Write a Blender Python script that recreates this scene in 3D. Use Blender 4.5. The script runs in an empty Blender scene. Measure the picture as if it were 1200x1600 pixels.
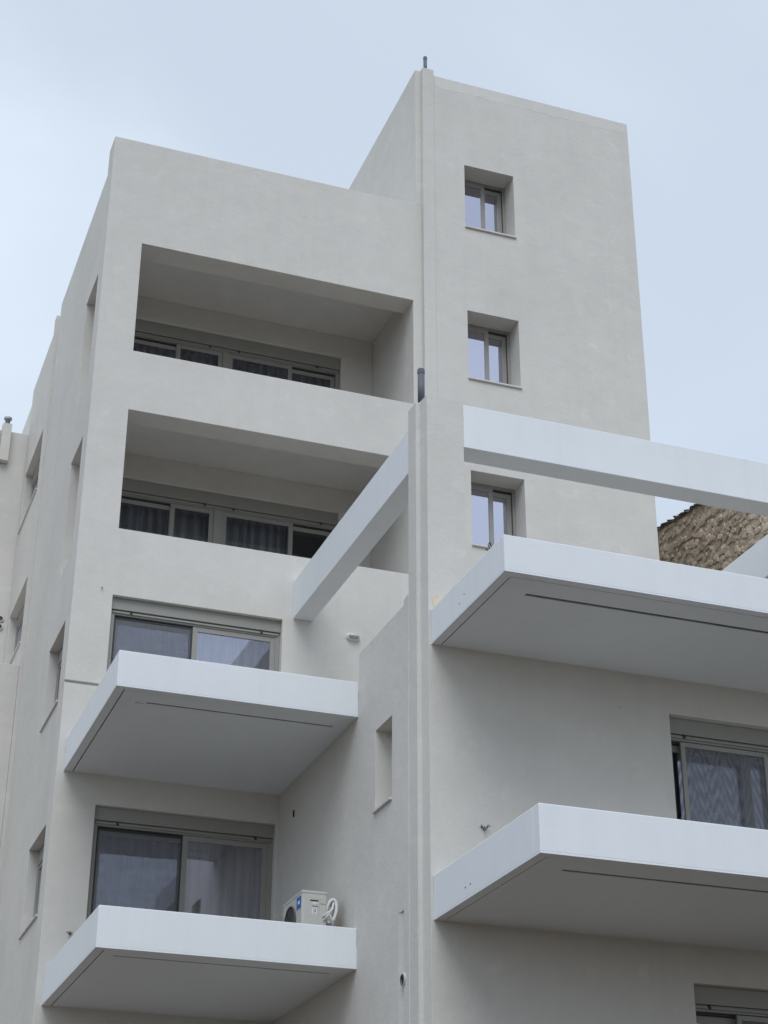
import bpy, bmesh, math, random
from mathutils import Vector, Matrix
random.seed(7)
S = bpy.context.scene
COL = S.collection
ZS = 15.5                      # height of the measuring datum above the street

# ------------------------------------------------------------------ camera
cam_d = bpy.data.cameras.new('camera'); cam = bpy.data.objects.new('camera', cam_d); COL.objects.link(cam)
yaw, pit, rol = math.radians(19.87465), math.radians(27.14865), math.radians(0.24063)
fw = Vector((math.sin(yaw)*math.cos(pit), math.cos(yaw)*math.cos(pit), math.sin(pit)))
rt = Vector((math.cos(yaw), -math.sin(yaw), 0)); up = rt.cross(fw)
r2 = rt*math.cos(rol) + up*math.sin(rol); u2 = -rt*math.sin(rol) + up*math.cos(rol)
M = Matrix((r2, u2, -fw)).transposed().to_4x4(); M.translation = Vector((-7.5032, -23.0819, -13.895+ZS))
cam.matrix_world = M
cam_d.sensor_fit = 'VERTICAL'; cam_d.sensor_height = 36.0; cam_d.lens = 2730.82/1600*36.0
cam_d.clip_start = 0.1; cam_d.clip_end = 6000
S.camera = cam
S.render.resolution_x = 768; S.render.resolution_y = 1024

# ------------------------------------------------------------------ sky, sun, exposure
SUN_EL, SUN_AZ = math.radians(52), math.radians(200)      # azimuth clockwise from +Y
W = bpy.data.worlds.new('World'); S.world = W; W.use_nodes = True
nt = W.node_tree; nt.nodes.clear()
def N(t, **kw):
    n = nt.nodes.new(t)
    for k, v in kw.items(): setattr(n, k, v)
    return n
out = N('ShaderNodeOutputWorld'); bg = N('ShaderNodeBackground'); bg.inputs['Strength'].default_value = 0.10
sky = N('ShaderNodeTexSky'); sky.sky_type = 'NISHITA'; sky.sun_disc = False
sky.sun_elevation = SUN_EL; sky.sun_rotation = SUN_AZ; sky.air_density = 1.0; sky.dust_density = 1.5; sky.ozone_density = 1.5
tc = N('ShaderNodeTexCoord')
mp = N('ShaderNodeMapping'); mp.inputs['Scale'].default_value = (1.0, 1.0, 1.7); mp.inputs['Location'].default_value = (0.35, 0.1, 0.42)
n1 = N('ShaderNodeTexNoise'); n1.inputs['Scale'].default_value = 1.9; n1.inputs['Detail'].default_value = 5; n1.inputs['Roughness'].default_value = 0.5; n1.inputs['Distortion'].default_value = 0.4
cr = N('ShaderNodeValToRGB'); cr.color_ramp.interpolation = 'EASE'
cr.color_ramp.elements[0].position = 0.34; cr.color_ramp.elements[0].color = (0.70, 0.70, 0.70, 1)
cr.color_ramp.elements[1].position = 0.64; cr.color_ramp.elements[1].color = (0.93, 0.93, 0.93, 1)
mx = N('ShaderNodeMix'); mx.data_type = 'RGBA'
mx.inputs['B'].default_value = (7.75, 8.8, 10.05, 1)        # thin bright overcast
L = nt.links.new
L(tc.outputs['Generated'], mp.inputs['Vector']); L(mp.outputs['Vector'], n1.inputs['Vector']); L(n1.outputs['Fac'], cr.inputs['Fac'])
L(cr.outputs['Color'], mx.inputs['Factor']); L(sky.outputs['Color'], mx.inputs['A'])
L(mx.outputs['Result'], bg.inputs['Color']); L(bg.outputs['Background'], out.inputs['Surface'])

sd = bpy.data.lights.new('sun', 'SUN'); sd.energy = 1.35; sd.angle = math.radians(38); sd.color = (0.97, 0.985, 1.0)
sun = bpy.data.objects.new('sun', sd); COL.objects.link(sun)
sv = Vector((math.sin(SUN_AZ)*math.cos(SUN_EL), math.cos(SUN_AZ)*math.cos(SUN_EL), math.sin(SUN_EL)))
sun.rotation_euler = sv.to_track_quat('Z', 'Y').to_euler(); sun.location = sv*60
vs = S.view_settings; vs.view_transform = 'Standard'; vs.look = 'None'; vs.gamma = 1.0; vs.use_curve_mapping = False; vs.exposure = 0.08

# ------------------------------------------------------------------ materials
def mat(name, base, rough=0.85, var=0.05, vscale=1.2, bump=0.0, bscale=40, metal=0.0, patch=0.0, spec=0.3, streak=0.0, obj_random=0.0):
    m = bpy.data.materials.new(name); m.use_nodes = True
    t = m.node_tree; b = t.nodes['Principled BSDF']
    b.inputs['Roughness'].default_value = rough; b.inputs['Metallic'].default_value = metal
    b.inputs['Specular IOR Level'].default_value = spec
    g = t.nodes.new('ShaderNodeNewGeometry'); l = t.links.new
    col = None
    def noise(sc, det=4, ro=0.55, vec=None):
        n = t.nodes.new('ShaderNodeTexNoise'); n.inputs['Scale'].default_value = sc; n.inputs['Detail'].default_value = det; n.inputs['Roughness'].default_value = ro
        l(vec or g.outputs['Position'], n.inputs['Vector']); return n
    def mul(a, fac_out, lo, hi, p0=0.3, p1=0.7):
        mr = t.nodes.new('ShaderNodeMapRange'); mr.inputs['From Min'].default_value = p0; mr.inputs['From Max'].default_value = p1
        mr.inputs['To Min'].default_value = lo; mr.inputs['To Max'].default_value = hi
        l(fac_out, mr.inputs['Value'])
        x = t.nodes.new('ShaderNodeMix'); x.data_type = 'RGBA'; x.blend_type = 'MULTIPLY'; x.inputs['Factor'].default_value = 1
        if a is None: x.inputs['A'].default_value = (*base, 1)
        else: l(a, x.inputs['A'])
        l(mr.outputs['Result'], x.inputs['B']); return x.outputs['Result']
    if var:
        col = mul(col, noise(vscale).outputs['Fac'], 1-var, 1+var)
        col = mul(col, noise(vscale*6, 3).outputs['Fac'], 1-var*0.6, 1+var*0.6)
    if patch:
        col = mul(col, noise(2.3, 6, 0.7).outputs['Fac'], 1.0, 1+patch, 0.58, 0.70)
        col = mul(col, noise(0.9, 3, 0.5).outputs['Fac'], 1-patch*0.35, 1.0, 0.33, 0.5)
    if streak:
        mp = t.nodes.new('ShaderNodeMapping'); mp.inputs['Scale'].default_value = (7, 7, 0.35); l(g.outputs['Position'], mp.inputs['Vector'])
        col = mul(col, noise(1.0, 4, 0.6, mp.outputs['Vector']).outputs['Fac'], 1-streak, 1.0, 0.32, 0.5)
    if obj_random:
        oi = t.nodes.new('ShaderNodeObjectInfo'); col = mul(col, oi.outputs['Random'], 1-obj_random, 1+obj_random, 0, 1)
    if col is None: b.inputs['Base Color'].default_value = (*base, 1)
    else: l(col, b.inputs['Base Color'])
    if bump:
        bp = t.nodes.new('ShaderNodeBump'); bp.inputs['Strength'].default_value = 1.0; bp.inputs['Distance'].default_value = bump
        a = t.nodes.new('ShaderNodeMath'); a.operation = 'MULTIPLY_ADD'; a.inputs[1].default_value = 2.2
        l(noise(bscale*0.14, 3).outputs['Fac'], a.inputs[0]); l(noise(bscale, 3, 0.6).outputs['Fac'], a.inputs[2])
        l(a.outputs[0], bp.inputs['Height']); l(bp.outputs['Normal'], b.inputs['Normal'])
    return m
M_WALL = mat('stucco', (0.635, 0.615, 0.578), 0.92, 0.035, 0.5, 0.003, 38, patch=0.08, spec=0.15, streak=0.02)
M_WHITE = mat('white_paint', (0.77, 0.797, 0.822), 0.6, 0.016, 0.7, 0.0012, 16, spec=0.3, streak=0.022)
M_ALU = mat('greige_aluminium', (0.295, 0.290, 0.265), 0.45, 0.02, 3, spec=0.45)
M_ALU_D = mat('dark_track', (0.045, 0.045, 0.05), 0.5, 0)
M_SILL = mat('marble_sill', (0.62, 0.60, 0.57), 0.5, 0.05, 6)
M_SCREED = mat('grey_screed', (0.38, 0.365, 0.335), 0.9, 0.15, 1.5, 0.003, 30)
M_PIPE = mat('grey_pvc', (0.13, 0.14, 0.16), 0.5, 0.06, 5)
M_METAL = mat('zinc', (0.35, 0.36, 0.37), 0.4, 0.08, 6, metal=0.7)
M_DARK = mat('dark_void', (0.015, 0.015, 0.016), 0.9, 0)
M_CHAN = mat('channel_profile', (0.10, 0.105, 0.11), 0.5, 0.25, 5)
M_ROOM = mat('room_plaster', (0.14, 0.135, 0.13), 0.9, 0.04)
M_AC = mat('ac_plastic', (0.50, 0.49, 0.455), 0.5, 0.03, 8)
M_AC_D = mat('ac_grille', (0.03, 0.03, 0.032), 0.5, 0)
M_BLUE = mat('blue_sticker', (0.03, 0.13, 0.42), 0.4, 0)
M_PAPER = mat('white_print', (0.75, 0.75, 0.76), 0.6, 0)
M_INK = mat('dark_print', (0.06, 0.06, 0.09), 0.6, 0)
M_FOAM = mat('pipe_insulation', (0.72, 0.72, 0.70), 0.7, 0.04, 20)
M_WIRE = mat('dark_cable', (0.05, 0.05, 0.055), 0.5, 0)
M_FOAMPATCH = mat('bare_plaster', (0.64, 0.58, 0.44), 0.95, 0.12, 9, 0.004, 30)
M_MORTAR = mat('earth_mortar', (0.46, 0.375, 0.28), 0.98, 0.22, 3.5, 0.02, 16)
M_STONE = mat('rubble_stone', (0.56, 0.465, 0.365), 0.95, 0.22, 4.0, 0.012, 20, obj_random=0.20)
M_STONE_D = mat('coping_stone', (0.16, 0.135, 0.11), 0.95, 0.25, 5, 0.012, 22, obj_random=0.3)
M_GROUND = mat('street_asphalt', (0.095, 0.075, 0.055), 0.9, 0.12, 0.4, 0.004, 30)

def glass(name, refl, tint=(0.80, 0.84, 0.86)):
    m = bpy.data.materials.new(name); m.use_nodes = True; t = m.node_tree; t.nodes.clear(); l = t.links.new
    o = t.nodes.new('ShaderNodeOutputMaterial'); mix = t.nodes.new('ShaderNodeMixShader')
    tr = t.nodes.new('ShaderNodeBsdfTransparent'); tr.inputs['Color'].default_value = (*tint, 1)
    gl = t.nodes.new('ShaderNodeBsdfGlossy'); gl.inputs['Roughness'].default_value = 0.01; gl.inputs['Color'].default_value = (0.86, 0.86, 1.0, 1)
    fr = t.nodes.new('ShaderNodeFresnel'); fr.inputs['IOR'].default_value = 1.5
    a = t.nodes.new('ShaderNodeMath'); a.operation = 'ADD'; a.use_clamp = True; a.inputs[1].default_value = refl
    g = t.nodes.new('ShaderNodeNewGeometry')
    nz = t.nodes.new('ShaderNodeTexNoise'); nz.inputs['Scale'].default_value = 1.1; nz.inputs['Detail'].default_value = 1
    bp = t.nodes.new('ShaderNodeBump'); bp.inputs['Distance'].default_value = 0.004; bp.inputs['Strength'].default_value = 0.6
    l(g.outputs['Position'], nz.inputs['Vector']); l(nz.outputs['Fac'], bp.inputs['Height']); l(bp.outputs['Normal'], gl.inputs['Normal'])
    l(fr.outputs[0], a.inputs[0]); l(a.outputs[0], mix.inputs[0]); l(tr.outputs[0], mix.inputs[1]); l(gl.outputs[0], mix.inputs[2]); l(mix.outputs[0], o.inputs['Surface'])
    return m
M_GLASS_T = glass('coated_glass', 0.56, (0.5, 0.52, 0.55))
M_GLASS = glass('door_glass', 0.21, (0.95, 0.97, 0.98))
M_GLASS_L = glass('loggia_glass', 0.05, (0.84, 0.87, 0.90))

def sheer(name, base, trans):
    m = bpy.data.materials.new(name); m.use_nodes = True; t = m.node_tree; t.nodes.clear(); l = t.links.new
    o = t.nodes.new('ShaderNodeOutputMaterial')
    d = t.nodes.new('ShaderNodeBsdfDiffuse'); d.inputs['Color'].default_value = (*base, 1)
    s = t.nodes.new('ShaderNodeBsdfTranslucent'); s.inputs['Color'].default_value = (*base, 1)
    tr = t.nodes.new('ShaderNodeBsdfTransparent')
    m1 = t.nodes.new('ShaderNodeMixShader'); m1.inputs[0].default_value = 0.35
    m2 = t.nodes.new('ShaderNodeMixShader')
    g = t.nodes.new('ShaderNodeNewGeometry'); w = t.nodes.new('ShaderNodeTexWave'); w.bands_direction = 'X'
    w.inputs['Scale'].default_value = 2.1; w.inputs['Distortion'].default_value = 3.5; w.inputs['Detail'].default_value = 2; w.inputs['Detail Scale'].default_value = 1.5
    mp = t.nodes.new('ShaderNodeMapping'); mp.inputs['Scale'].default_value = (1, 0.2, 0.06); r = t.nodes.new('ShaderNodeMapRange')
    r.inputs['To Min'].default_value = trans; r.inputs['To Max'].default_value = trans+0.5
    l(g.outputs['Position'], mp.inputs['Vector']); l(mp.outputs['Vector'], w.inputs['Vector']); l(w.outputs['Fac'], r.inputs['Value']); l(r.outputs['Result'], m2.inputs[0])
    l(d.outputs[0], m1.inputs[1]); l(s.outputs[0], m1.inputs[2]); l(m1.outputs[0], m2.inputs[1]); l(tr.outputs[0], m2.inputs[2]); l(m2.outputs[0], o.inputs['Surface'])
    return m
M_CURT = sheer('sheer_curtain', (0.74, 0.73, 0.69), 0.10)
def screen(name, horiz):
    m = bpy.data.materials.new(name); m.use_nodes = True; t = m.node_tree; t.nodes.clear(); l = t.links.new
    o = t.nodes.new('ShaderNodeOutputMaterial'); d = t.nodes.new('ShaderNodeBsdfPrincipled'); d.inputs['Roughness'].default_value = 0.45
    d.inputs['Base Color'].default_value = (0.20, 0.21, 0.245, 1); d.inputs['Specular IOR Level'].default_value = 0.5
    tr = t.nodes.new('ShaderNodeBsdfTransparent'); mx = t.nodes.new('ShaderNodeMixShader')
    g = t.nodes.new('ShaderNodeNewGeometry'); mp = t.nodes.new('ShaderNodeMapping')
    if horiz:                                     # soft moire ripples painted into the mesh transparency
        mp.inputs['Scale'].default_value = (1.6, 1, 9.0)
        w = t.nodes.new('ShaderNodeTexNoise'); w.inputs['Scale'].default_value = 1.6; w.inputs['Detail'].default_value = 3; w.inputs['Distortion'].default_value = 0.6
        l(mp.outputs['Vector'], w.inputs['Vector']); fac = w.outputs['Fac']
    else:                                         # camera moire imitated by a zigzag painted into the mesh transparency
        sp = t.nodes.new('ShaderNodeSeparateXYZ'); l(mp.outputs['Vector'], sp.inputs[0])
        def mt(op, a, b_):
            k = t.nodes.new('ShaderNodeMath'); k.operation = op
            for i_, q in enumerate((a, b_)):
                if isinstance(q, (int, float)): k.inputs[i_].default_value = q
                else: l(q, k.inputs[i_])
            return k.outputs[0]
        nz = t.nodes.new('ShaderNodeTexNoise'); nz.inputs['Scale'].default_value = 2.2; nz.inputs['Detail'].default_value = 1; l(g.outputs['Position'], nz.inputs['Vector'])
        zig = mt('MULTIPLY', mt('SINE', mt('MULTIPLY', sp.outputs['X'], 17.0), 0), 0.20)
        ph = mt('ADD', mt('ADD', sp.outputs['Z'], zig), mt('MULTIPLY', nz.outputs['Fac'], 0.12))
        fac = mt('ADD', mt('MULTIPLY', mt('SINE', mt('MULTIPLY', ph, 30.0), 0), 0.5), 0.5)
    r = t.nodes.new('ShaderNodeMapRange'); r.inputs['To Min'].default_value = 0.85 if horiz else 0.72; r.inputs['To Max'].default_value = 0.58 if horiz else 0.50
    l(g.outputs['Position'], mp.inputs['Vector']); l(fac, r.inputs['Value'])
    l(r.outputs['Result'], mx.inputs[0]); l(d.outputs[0], mx.inputs[1]); l(tr.outputs[0], mx.inputs[2]); l(mx.outputs[0], o.inputs['Surface'])
    return m
M_SCREEN_H = screen('insect_mesh_fine', True)
M_SCREEN_V = screen('insect_mesh_moire', False)

# ------------------------------------------------------------------ helpers
def link(name, me, m, parent=None, bevel=0.0, smooth=False):
    o = bpy.data.objects.new(name, me); COL.objects.link(o)
    if m: me.materials.append(m)
    if parent: o.parent = parent
    if bevel:
        b = o.modifiers.new('bevel', 'BEVEL'); b.width = bevel; b.segments = 2; b.limit_method = 'ANGLE'; b.angle_limit = math.radians(40)
    if smooth:
        for p in me.polygons: p.use_smooth = True
    return o
def mesh(name, vs, fs):
    me = bpy.data.meshes.new(name); me.from_pydata([tuple(v) for v in vs], [], fs); me.update(); return me
def bm_box(bm, x0, x1, y0, y1, z0, z1):
    v = [bm.verts.new((x, y, z)) for x in (x0, x1) for y in (y0, y1) for z in (z0, z1)]
    for f in ((0,1,3,2),(4,6,7,5),(0,4,5,1),(2,3,7,6),(0,2,6,4),(1,5,7,3)): bm.faces.new([v[i] for i in f])
def finish(name, bm, m, parent=None, bevel=0.0, smooth=False):
    me = bpy.data.meshes.new(name); bmesh.ops.recalc_face_normals(bm, faces=bm.faces); bm.to_mesh(me); bm.free()
    return link(name, me, m, parent, bevel, smooth)
def box(name, x0, x1, y0, y1, z0, z1, m, parent=None, bevel=0.0):          # z on the measuring datum
    bm = bmesh.new(); bm_box(bm, x0, x1, y0, y1, z0+ZS, z1+ZS); return finish(name, bm, m, parent, bevel)
def boxes(name, lst, m, parent=None, bevel=0.0):
    bm = bmesh.new()
    for a in lst: bm_box(bm, a[0], a[1], a[2], a[3], a[4]+ZS, a[5]+ZS)
    return finish(name, bm, m, parent, bevel)
def panel(name, side, u0, u1, v0, v1, d0, d1, holes, m, parent, bevel=0.006):
    """wall slab with rectangular openings. side 'front': u=x v=z d=y; 'left': u=y v=z d=x; 'flat': u=x v=y d=z"""
    us = sorted({u0, u1, *[h[0] for h in holes], *[h[1] for h in holes]}); vv = sorted({v0, v1, *[h[2] for h in holes], *[h[3] for h in holes]})
    us = [u for u in us if u0 <= u <= u1]; vv = [v for v in vv if v0 <= v <= v1]
    def solid(i, j):
        if i < 0 or j < 0 or i >= len(us)-1 or j >= len(vv)-1: return False
        cu, cv = (us[i]+us[i+1])/2, (vv[j]+vv[j+1])/2
        return not any(h[0] < cu < h[1] and h[2] < cv < h[3] for h in holes)
    bm = bmesh.new(); cache = {}
    def V(i, j, k):
        if (i, j, k) not in cache:
            u, v, d = us[i], vv[j], (d0, d1)[k]
            p = {'front': (u, d, v+ZS), 'left': (d, u, v+ZS), 'flat': (u, v, d+ZS)}[side]
            cache[i, j, k] = bm.verts.new(p)
        return cache[i, j, k]
    for i in range(len(us)-1):
        for j in range(len(vv)-1):
            if not solid(i, j): continue
            for k in (0, 1): bm.faces.new([V(i,j,k), V(i+1,j,k), V(i+1,j+1,k), V(i,j+1,k)])
            if not solid(i-1, j): bm.faces.new([V(i,j,0), V(i,j+1,0), V(i,j+1,1), V(i,j,1)])
            if not solid(i+1, j): bm.faces.new([V(i+1,j,0), V(i+1,j+1,0), V(i+1,j+1,1), V(i+1,j,1)])
            if not solid(i, j-1): bm.faces.new([V(i,j,0), V(i+1,j,0), V(i+1,j,1), V(i,j,1)])
            if not solid(i, j+1): bm.faces.new([V(i,j+1,0), V(i+1,j+1,0), V(i+1,j+1,1), V(i,j+1,1)])
    return finish(name, bm, m, parent, bevel)
def prism(name, poly, z0, z1, m, parent=None, bevel=0.0):
    n = len(poly); vs = [(x, y, z0+ZS) for x, y in poly] + [(x, y, z1+ZS) for x, y in poly]
    fs = [tuple(range(n))[::-1], tuple(range(n, 2*n))] + [(i, (i+1) % n, n+(i+1) % n, n+i) for i in range(n)]
    bm = bmesh.new(); bv = [bm.verts.new(v) for v in vs]
    for f in fs: bm.faces.new([bv[i] for i in f])
    return finish(name, bm, m, parent, bevel)
def tube_bm(bm, pts, r, seg=8, cap=True):
    pts = [Vector(p) for p in pts]; rings = []
    for i, p in enumerate(pts):
        t = (pts[min(i+1, len(pts)-1)] - pts[max(i-1, 0)]).normalized()
        a = t.cross(Vector((0.13, 0.21, 0.97))); a = a.normalized() if a.length > 1e-4 else Vector((1, 0, 0)); b = t.cross(a)
        rr = r[i] if isinstance(r, (list, tuple)) else r
        rings.append([bm.verts.new(p + a*rr*math.cos(2*math.pi*k/seg) + b*rr*math.sin(2*math.pi*k/seg)) for k in range(seg)])
    for A, B in zip(rings, rings[1:]):
        for k in range(seg): bm.faces.new([A[k], A[(k+1) % seg], B[(k+1) % seg], B[k]])
    if cap: bm.faces.new(rings[0][::-1]); bm.faces.new(rings[-1])
def tube(name, pts, r, m, parent=None, seg=8, smooth=True):
    bm = bmesh.new(); tube_bm(bm, [(p[0], p[1], p[2]+ZS) for p in pts], r, seg)
    o = finish(name, bm, m, parent, 0, smooth)
    return o
def ring_tube(name, c, r_out, r_in, length, axis, m, parent=None, seg=24):
    """short pipe end: annulus with depth, axis 'x','y','z' (length along +axis)"""
    bm = bmesh.new(); R = []
    for (r, d) in ((r_out, 0), (r_out, length), (r_in, length), (r_in, 0)):
        ring = []
        for k in range(seg):
            a = 2*math.pi*k/seg; p, q = r*math.cos(a), r*math.sin(a)
            o = {'x': (d, p, q), 'y': (p, d, q), 'z': (p, q, d)}[axis]
            ring.append(bm.verts.new((c[0]+o[0], c[1]+o[1], c[2]+ZS+o[2])))
        R.append(ring)
    for i in range(4):
        A, B = R[i], R[(i+1) % 4]
        for k in range(seg): bm.faces.new([A[k], A[(k+1) % seg], B[(k+1) % seg], B[k]])
    return finish(name, bm, m, parent, 0, True)
def empty(name, loc):
    o = bpy.data.objects.new(name, None); COL.objects.link(o); o.location = loc; o.empty_display_size = 0.2; return o
def tag(o, label, cat, group=None):
    o['label'] = label; o['category'] = cat
    if group: o['group'] = group
    return o
def structure(o): o['kind'] = 'structure'; return o

# ------------------------------------------------------------------ ground
G = 400
bm = bmesh.new(); gv = [bm.verts.new(p) for p in ((-G*5, -G*5, 0), (G*5, -G*5, 0), (G*5, G*5, 0), (-G*5, G*5, 0))]; bm.faces.new(gv)
structure(finish('ground', bm, M_GROUND))

# ------------------------------------------------------------------ measured planes
XC, XWL, XL, XR, XT, XTR = -3.918, -3.822, -3.330, 1.353, 1.410, 5.660
XW = -0.721; YB = -5.671; YT = -0.10
ZL, ZT, ZTT = 4.839, 7.877, 7.750
ZB0 = -ZS
FT = 0.44                                       # facade thickness
ZT1, ZB1 = 2.817, 0.778                         # loggia opening
B = empty('apartment_building', (0, 0, 0))
tag(B, 'new white apartment building with stair tower, deep balconies and roof pergola', 'building')

# left block, street front (two lifts with a thin horizontal joint between them)
DU = (-3.338, -0.764, -5.85, -3.403); DD = (-3.338, -0.764, -9.02, -6.553)
LG1 = (XL, XR, ZB1, ZT1); LG2 = (XL, XR, ZB1-3.1, ZT1-3.1)
JZ = -4.82
panel('wall', 'front', XC, 1.515, JZ+0.02, ZL, 0.0, FT, [LG1, LG2, (DU[0], DU[1], JZ+0.02, DU[3])], M_WALL, B)
panel('wall', 'front', XC, 1.515, ZB0, JZ-0.02, 0.0, FT, [(DU[0], DU[1], DU[2], JZ-0.02), DD], M_WALL, B)
for a_, b_ in ((XC, DU[0]), (DU[1], 1.5)): box('wall_joint', a_, b_, 0.045, FT, JZ-0.02, JZ+0.02, M_WALL, B)

# left block, side wall with the loggia slots and two windows
SA = (1.06, 2.05, 0.80, 2.817); SB = (1.06, 2.05, -2.32, -0.283)
WC = (1.03, 2.40, -4.755, -3.44); WD = (1.05, 2.48, -7.89, -6.575)
panel('wall', 'left', FT, 5.25, ZB0, ZL-0.003, XWL, XL, [SA, SB, WC, WD], M_WALL, B)
box('wall_groove', XWL+0.11, XL, 5.25, 5.65, ZB0, ZL-0.006, M_WALL, B)
box('pilaster', XWL-0.014, XL, 5.65, 5.86, ZB0, ZL, M_WALL, B, 0.006)
WE = (6.40, 8.42, 1.42, 2.74); WF = (6.40, 8.42, -1.70, -0.37)
panel('wall', 'left', 5.86, 8.62, ZB0, ZL-0.004, -3.772, XL, [WE, WF], M_WALL, B)
box('wall', -3.70, XL, 8.62, 14.0, ZB0, ZL, M_WALL, B, 0.006)
# back, right and roof of the left block
box('wall', XL, 7.0, 13.7, 14.0, ZB0, ZL-0.5, M_WALL, B)
box('roof', XL, 1.40, FT, 13.7, 3.62, 3.82, M_WALL, B)

# stair tower
W1 = (2.303, 3.253, 4.501, 5.869)
TW = [(W1[0], W1[1], W1[2]-3.1*i, W1[3]-3.1*i) for i in range(3)]
panel('wall', 'front', 1.515, XTR, ZB0, ZTT, YT, YT+0.46, TW, M_WALL, B)
box('wall', XT, 1.515, 0.0, 0.36, ZL+0.0, ZT, M_WALL, B, 0.006)
box('wall', XT, XT+0.25, 0.36, 6.5, ZL-1.1, ZT-0.004, M_WALL, B, 0.006)
box('wall', XTR-0.25, XTR, YT+0.46, 6.5, ZB0, ZTT, M_WALL, B)
box('wall', XT+0.25, XTR-0.25, 6.25, 6.5, ZB0, ZTT-0.01, M_WALL, B)
box('roof', XT+0.25, XTR-0.25, 0.36, 6.25, 7.0, 7.2, M_WALL, B)
box('pilaster', 1.509, 1.727, YT-0.016, YT+0.2, -2.6, ZT-0.002, M_WALL, B, 0.008)
# smooth cap band along the tower parapet, a few millimetres proud with an uneven lower edge
n = 44; vs_, fs_ = [], []
for i in range(n+1):
    x = 1.76 + (XTR-0.003-1.76)*i/n; z = ZTT - 0.23 - 0.012*math.sin(i*0.55) - 0.035*random.random()
    vs_ += [(x, YT-0.0012, ZTT-0.002+ZS), (x, YT-0.0012, z+ZS), (x, YT+0.01, ZTT-0.002+ZS), (x, YT+0.01, z+ZS)]
for i in range(n):
    a, b = 4*i, 4*(i+1); fs_ += [(a, a+1, b+1, b), (a+2, b+2, b+3, a+3), (a+1, a+3, b+3, b+1), (a, b, b+2, a+2)]
link('parapet_band', mesh('parapet_band', vs_, fs_), mat('parapet_plaster', (0.655, 0.636, 0.60), 0.92, 0.03, 0.8, 0.003, 38, spec=0.15), B)

# loggias: floor, ceiling, side wall, back wall
LD1 = (-3.12, 0.762, 0.52, 2.76); LD2 = (-3.12, 0.762, -2.58, -0.345)
for zc, ld in ((3.20, LD1), (0.10, LD2)):
    panel('loggia_wall', 'front', XL, XR, zc-2.80, zc, 2.05, 2.30, [ld], M_WALL, B)
    box('loggia_wall', XR, XR+0.15, FT, 2.05, zc-2.80, zc, M_WALL, B)
    box('loggia_ceiling', XL, XR+0.15, FT, 2.30, zc, zc+0.30, M_WALL, B)
box('loggia_floor', XL, XR+0.15, FT, 2.30, -3.0, -2.70, M_WALL, B)

# ------------------------------------------------------------------ wing: walls, post, terrace
YPB = -5.205
SW = (-4.628, -4.055, -7.58, -6.54)
NICHE = (-5.075, -4.865, -11.6, -8.973)
panel('wall', 'left', YPB, -3.393, ZB0, -5.268, XW, XW+0.30, [SW, NICHE], M_WALL, B)
box('wall', XW+0.001, XW+0.30, -3.393, -0.002, ZB0, -5.80, M_WALL, B)
# window reveal backs inside the two slots
box('wall', XW+0.205, XW+0.299, SW[0], SW[1], SW[2], SW[3], M_WALL, B)
# niche: shallow near the post, its back sloping out to the wall face
nz0, nz1 = NICHE[2], NICHE[3]
prism('wall', [(XW+0.001, NICHE[1]), (XW+0.05, NICHE[0]), (XW+0.29, NICHE[0]), (XW+0.29, NICHE[1])], nz0, nz1, M_WALL, B)
# corner post with its re-entrant rain-pipe corner
fil = [(-0.694, -5.466), (-0.680, -5.472), (-0.672, -5.486), (-0.667, -5.51)]
post = [(XW, YPB), (XW, -5.465)] + fil + [(-0.652, YB), (-0.164, YB), (-0.164, YPB)]
prism('corner_post', post, -5.60, -2.667, M_WALL, B)
prism('pilaster', [(XW, YPB), (XW, -5.465)] + fil + [(-0.6525, -5.665), (-0.58, -5.60), (-0.58, YPB)], ZB0, -5.60, M_WALL, B)
# low pilaster beside the post with a sloped shoulder
def yz_prism(name, poly, x0, x1, m, parent, bevel=0.0):
    n = len(poly); bm = bmesh.new()
    a = [bm.verts.new((x0, y, z+ZS)) for y, z in poly]; b = [bm.verts.new((x1, y, z+ZS)) for y, z in poly]
    bm.faces.new(a); bm.faces.new(b[::-1])
    for i in range(n): bm.faces.new([a[i], a[(i+1) % n], b[(i+1) % n], b[i]])
    return finish(name, bm, m, parent, bevel)
yz_prism('pilaster', [(YPB+0.001, ZB0), (-5.045, ZB0), (-5.045, -5.215), (YPB+0.001, -5.19)], XW-0.007, XW+0.12, M_WALL, B, 0.004)
DR = (2.44, 5.05, -8.95, -6.467); DR2 = (2.495, 5.05, -12.15, -9.654)
panel('wall', 'front', -0.6518, 6.0, ZB0, -5.60, YB, YB+0.30, [DR, DR2], M_WALL, B)
box('wall', 5.70, 6.0, YB+0.30, 0, ZB0, -5.60, M_WALL, B)
box('terrace_floor', XW+0.30, 5.70, YB+0.30, -0.10, -6.05, -5.82, M_SCREED, B)
box('corner_post', 5.31, 5.62, YB, -5.33, -5.60, -2.667, M_WALL, B, 0.008)
# pergola
box('pergola_beam', -0.163, 5.309, YB-0.004, -5.327, -3.315, -2.706, M_WHITE, B, 0.008)
box('pergola_beam', -0.603, -0.292, YPB, -0.001, -3.366, -2.744, M_WHITE, B, 0.008)
box('pergola_beam', 5.312, 5.618, -5.33, YT-0.001, -3.315, -2.706, M_WHITE, B, 0.008)

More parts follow.
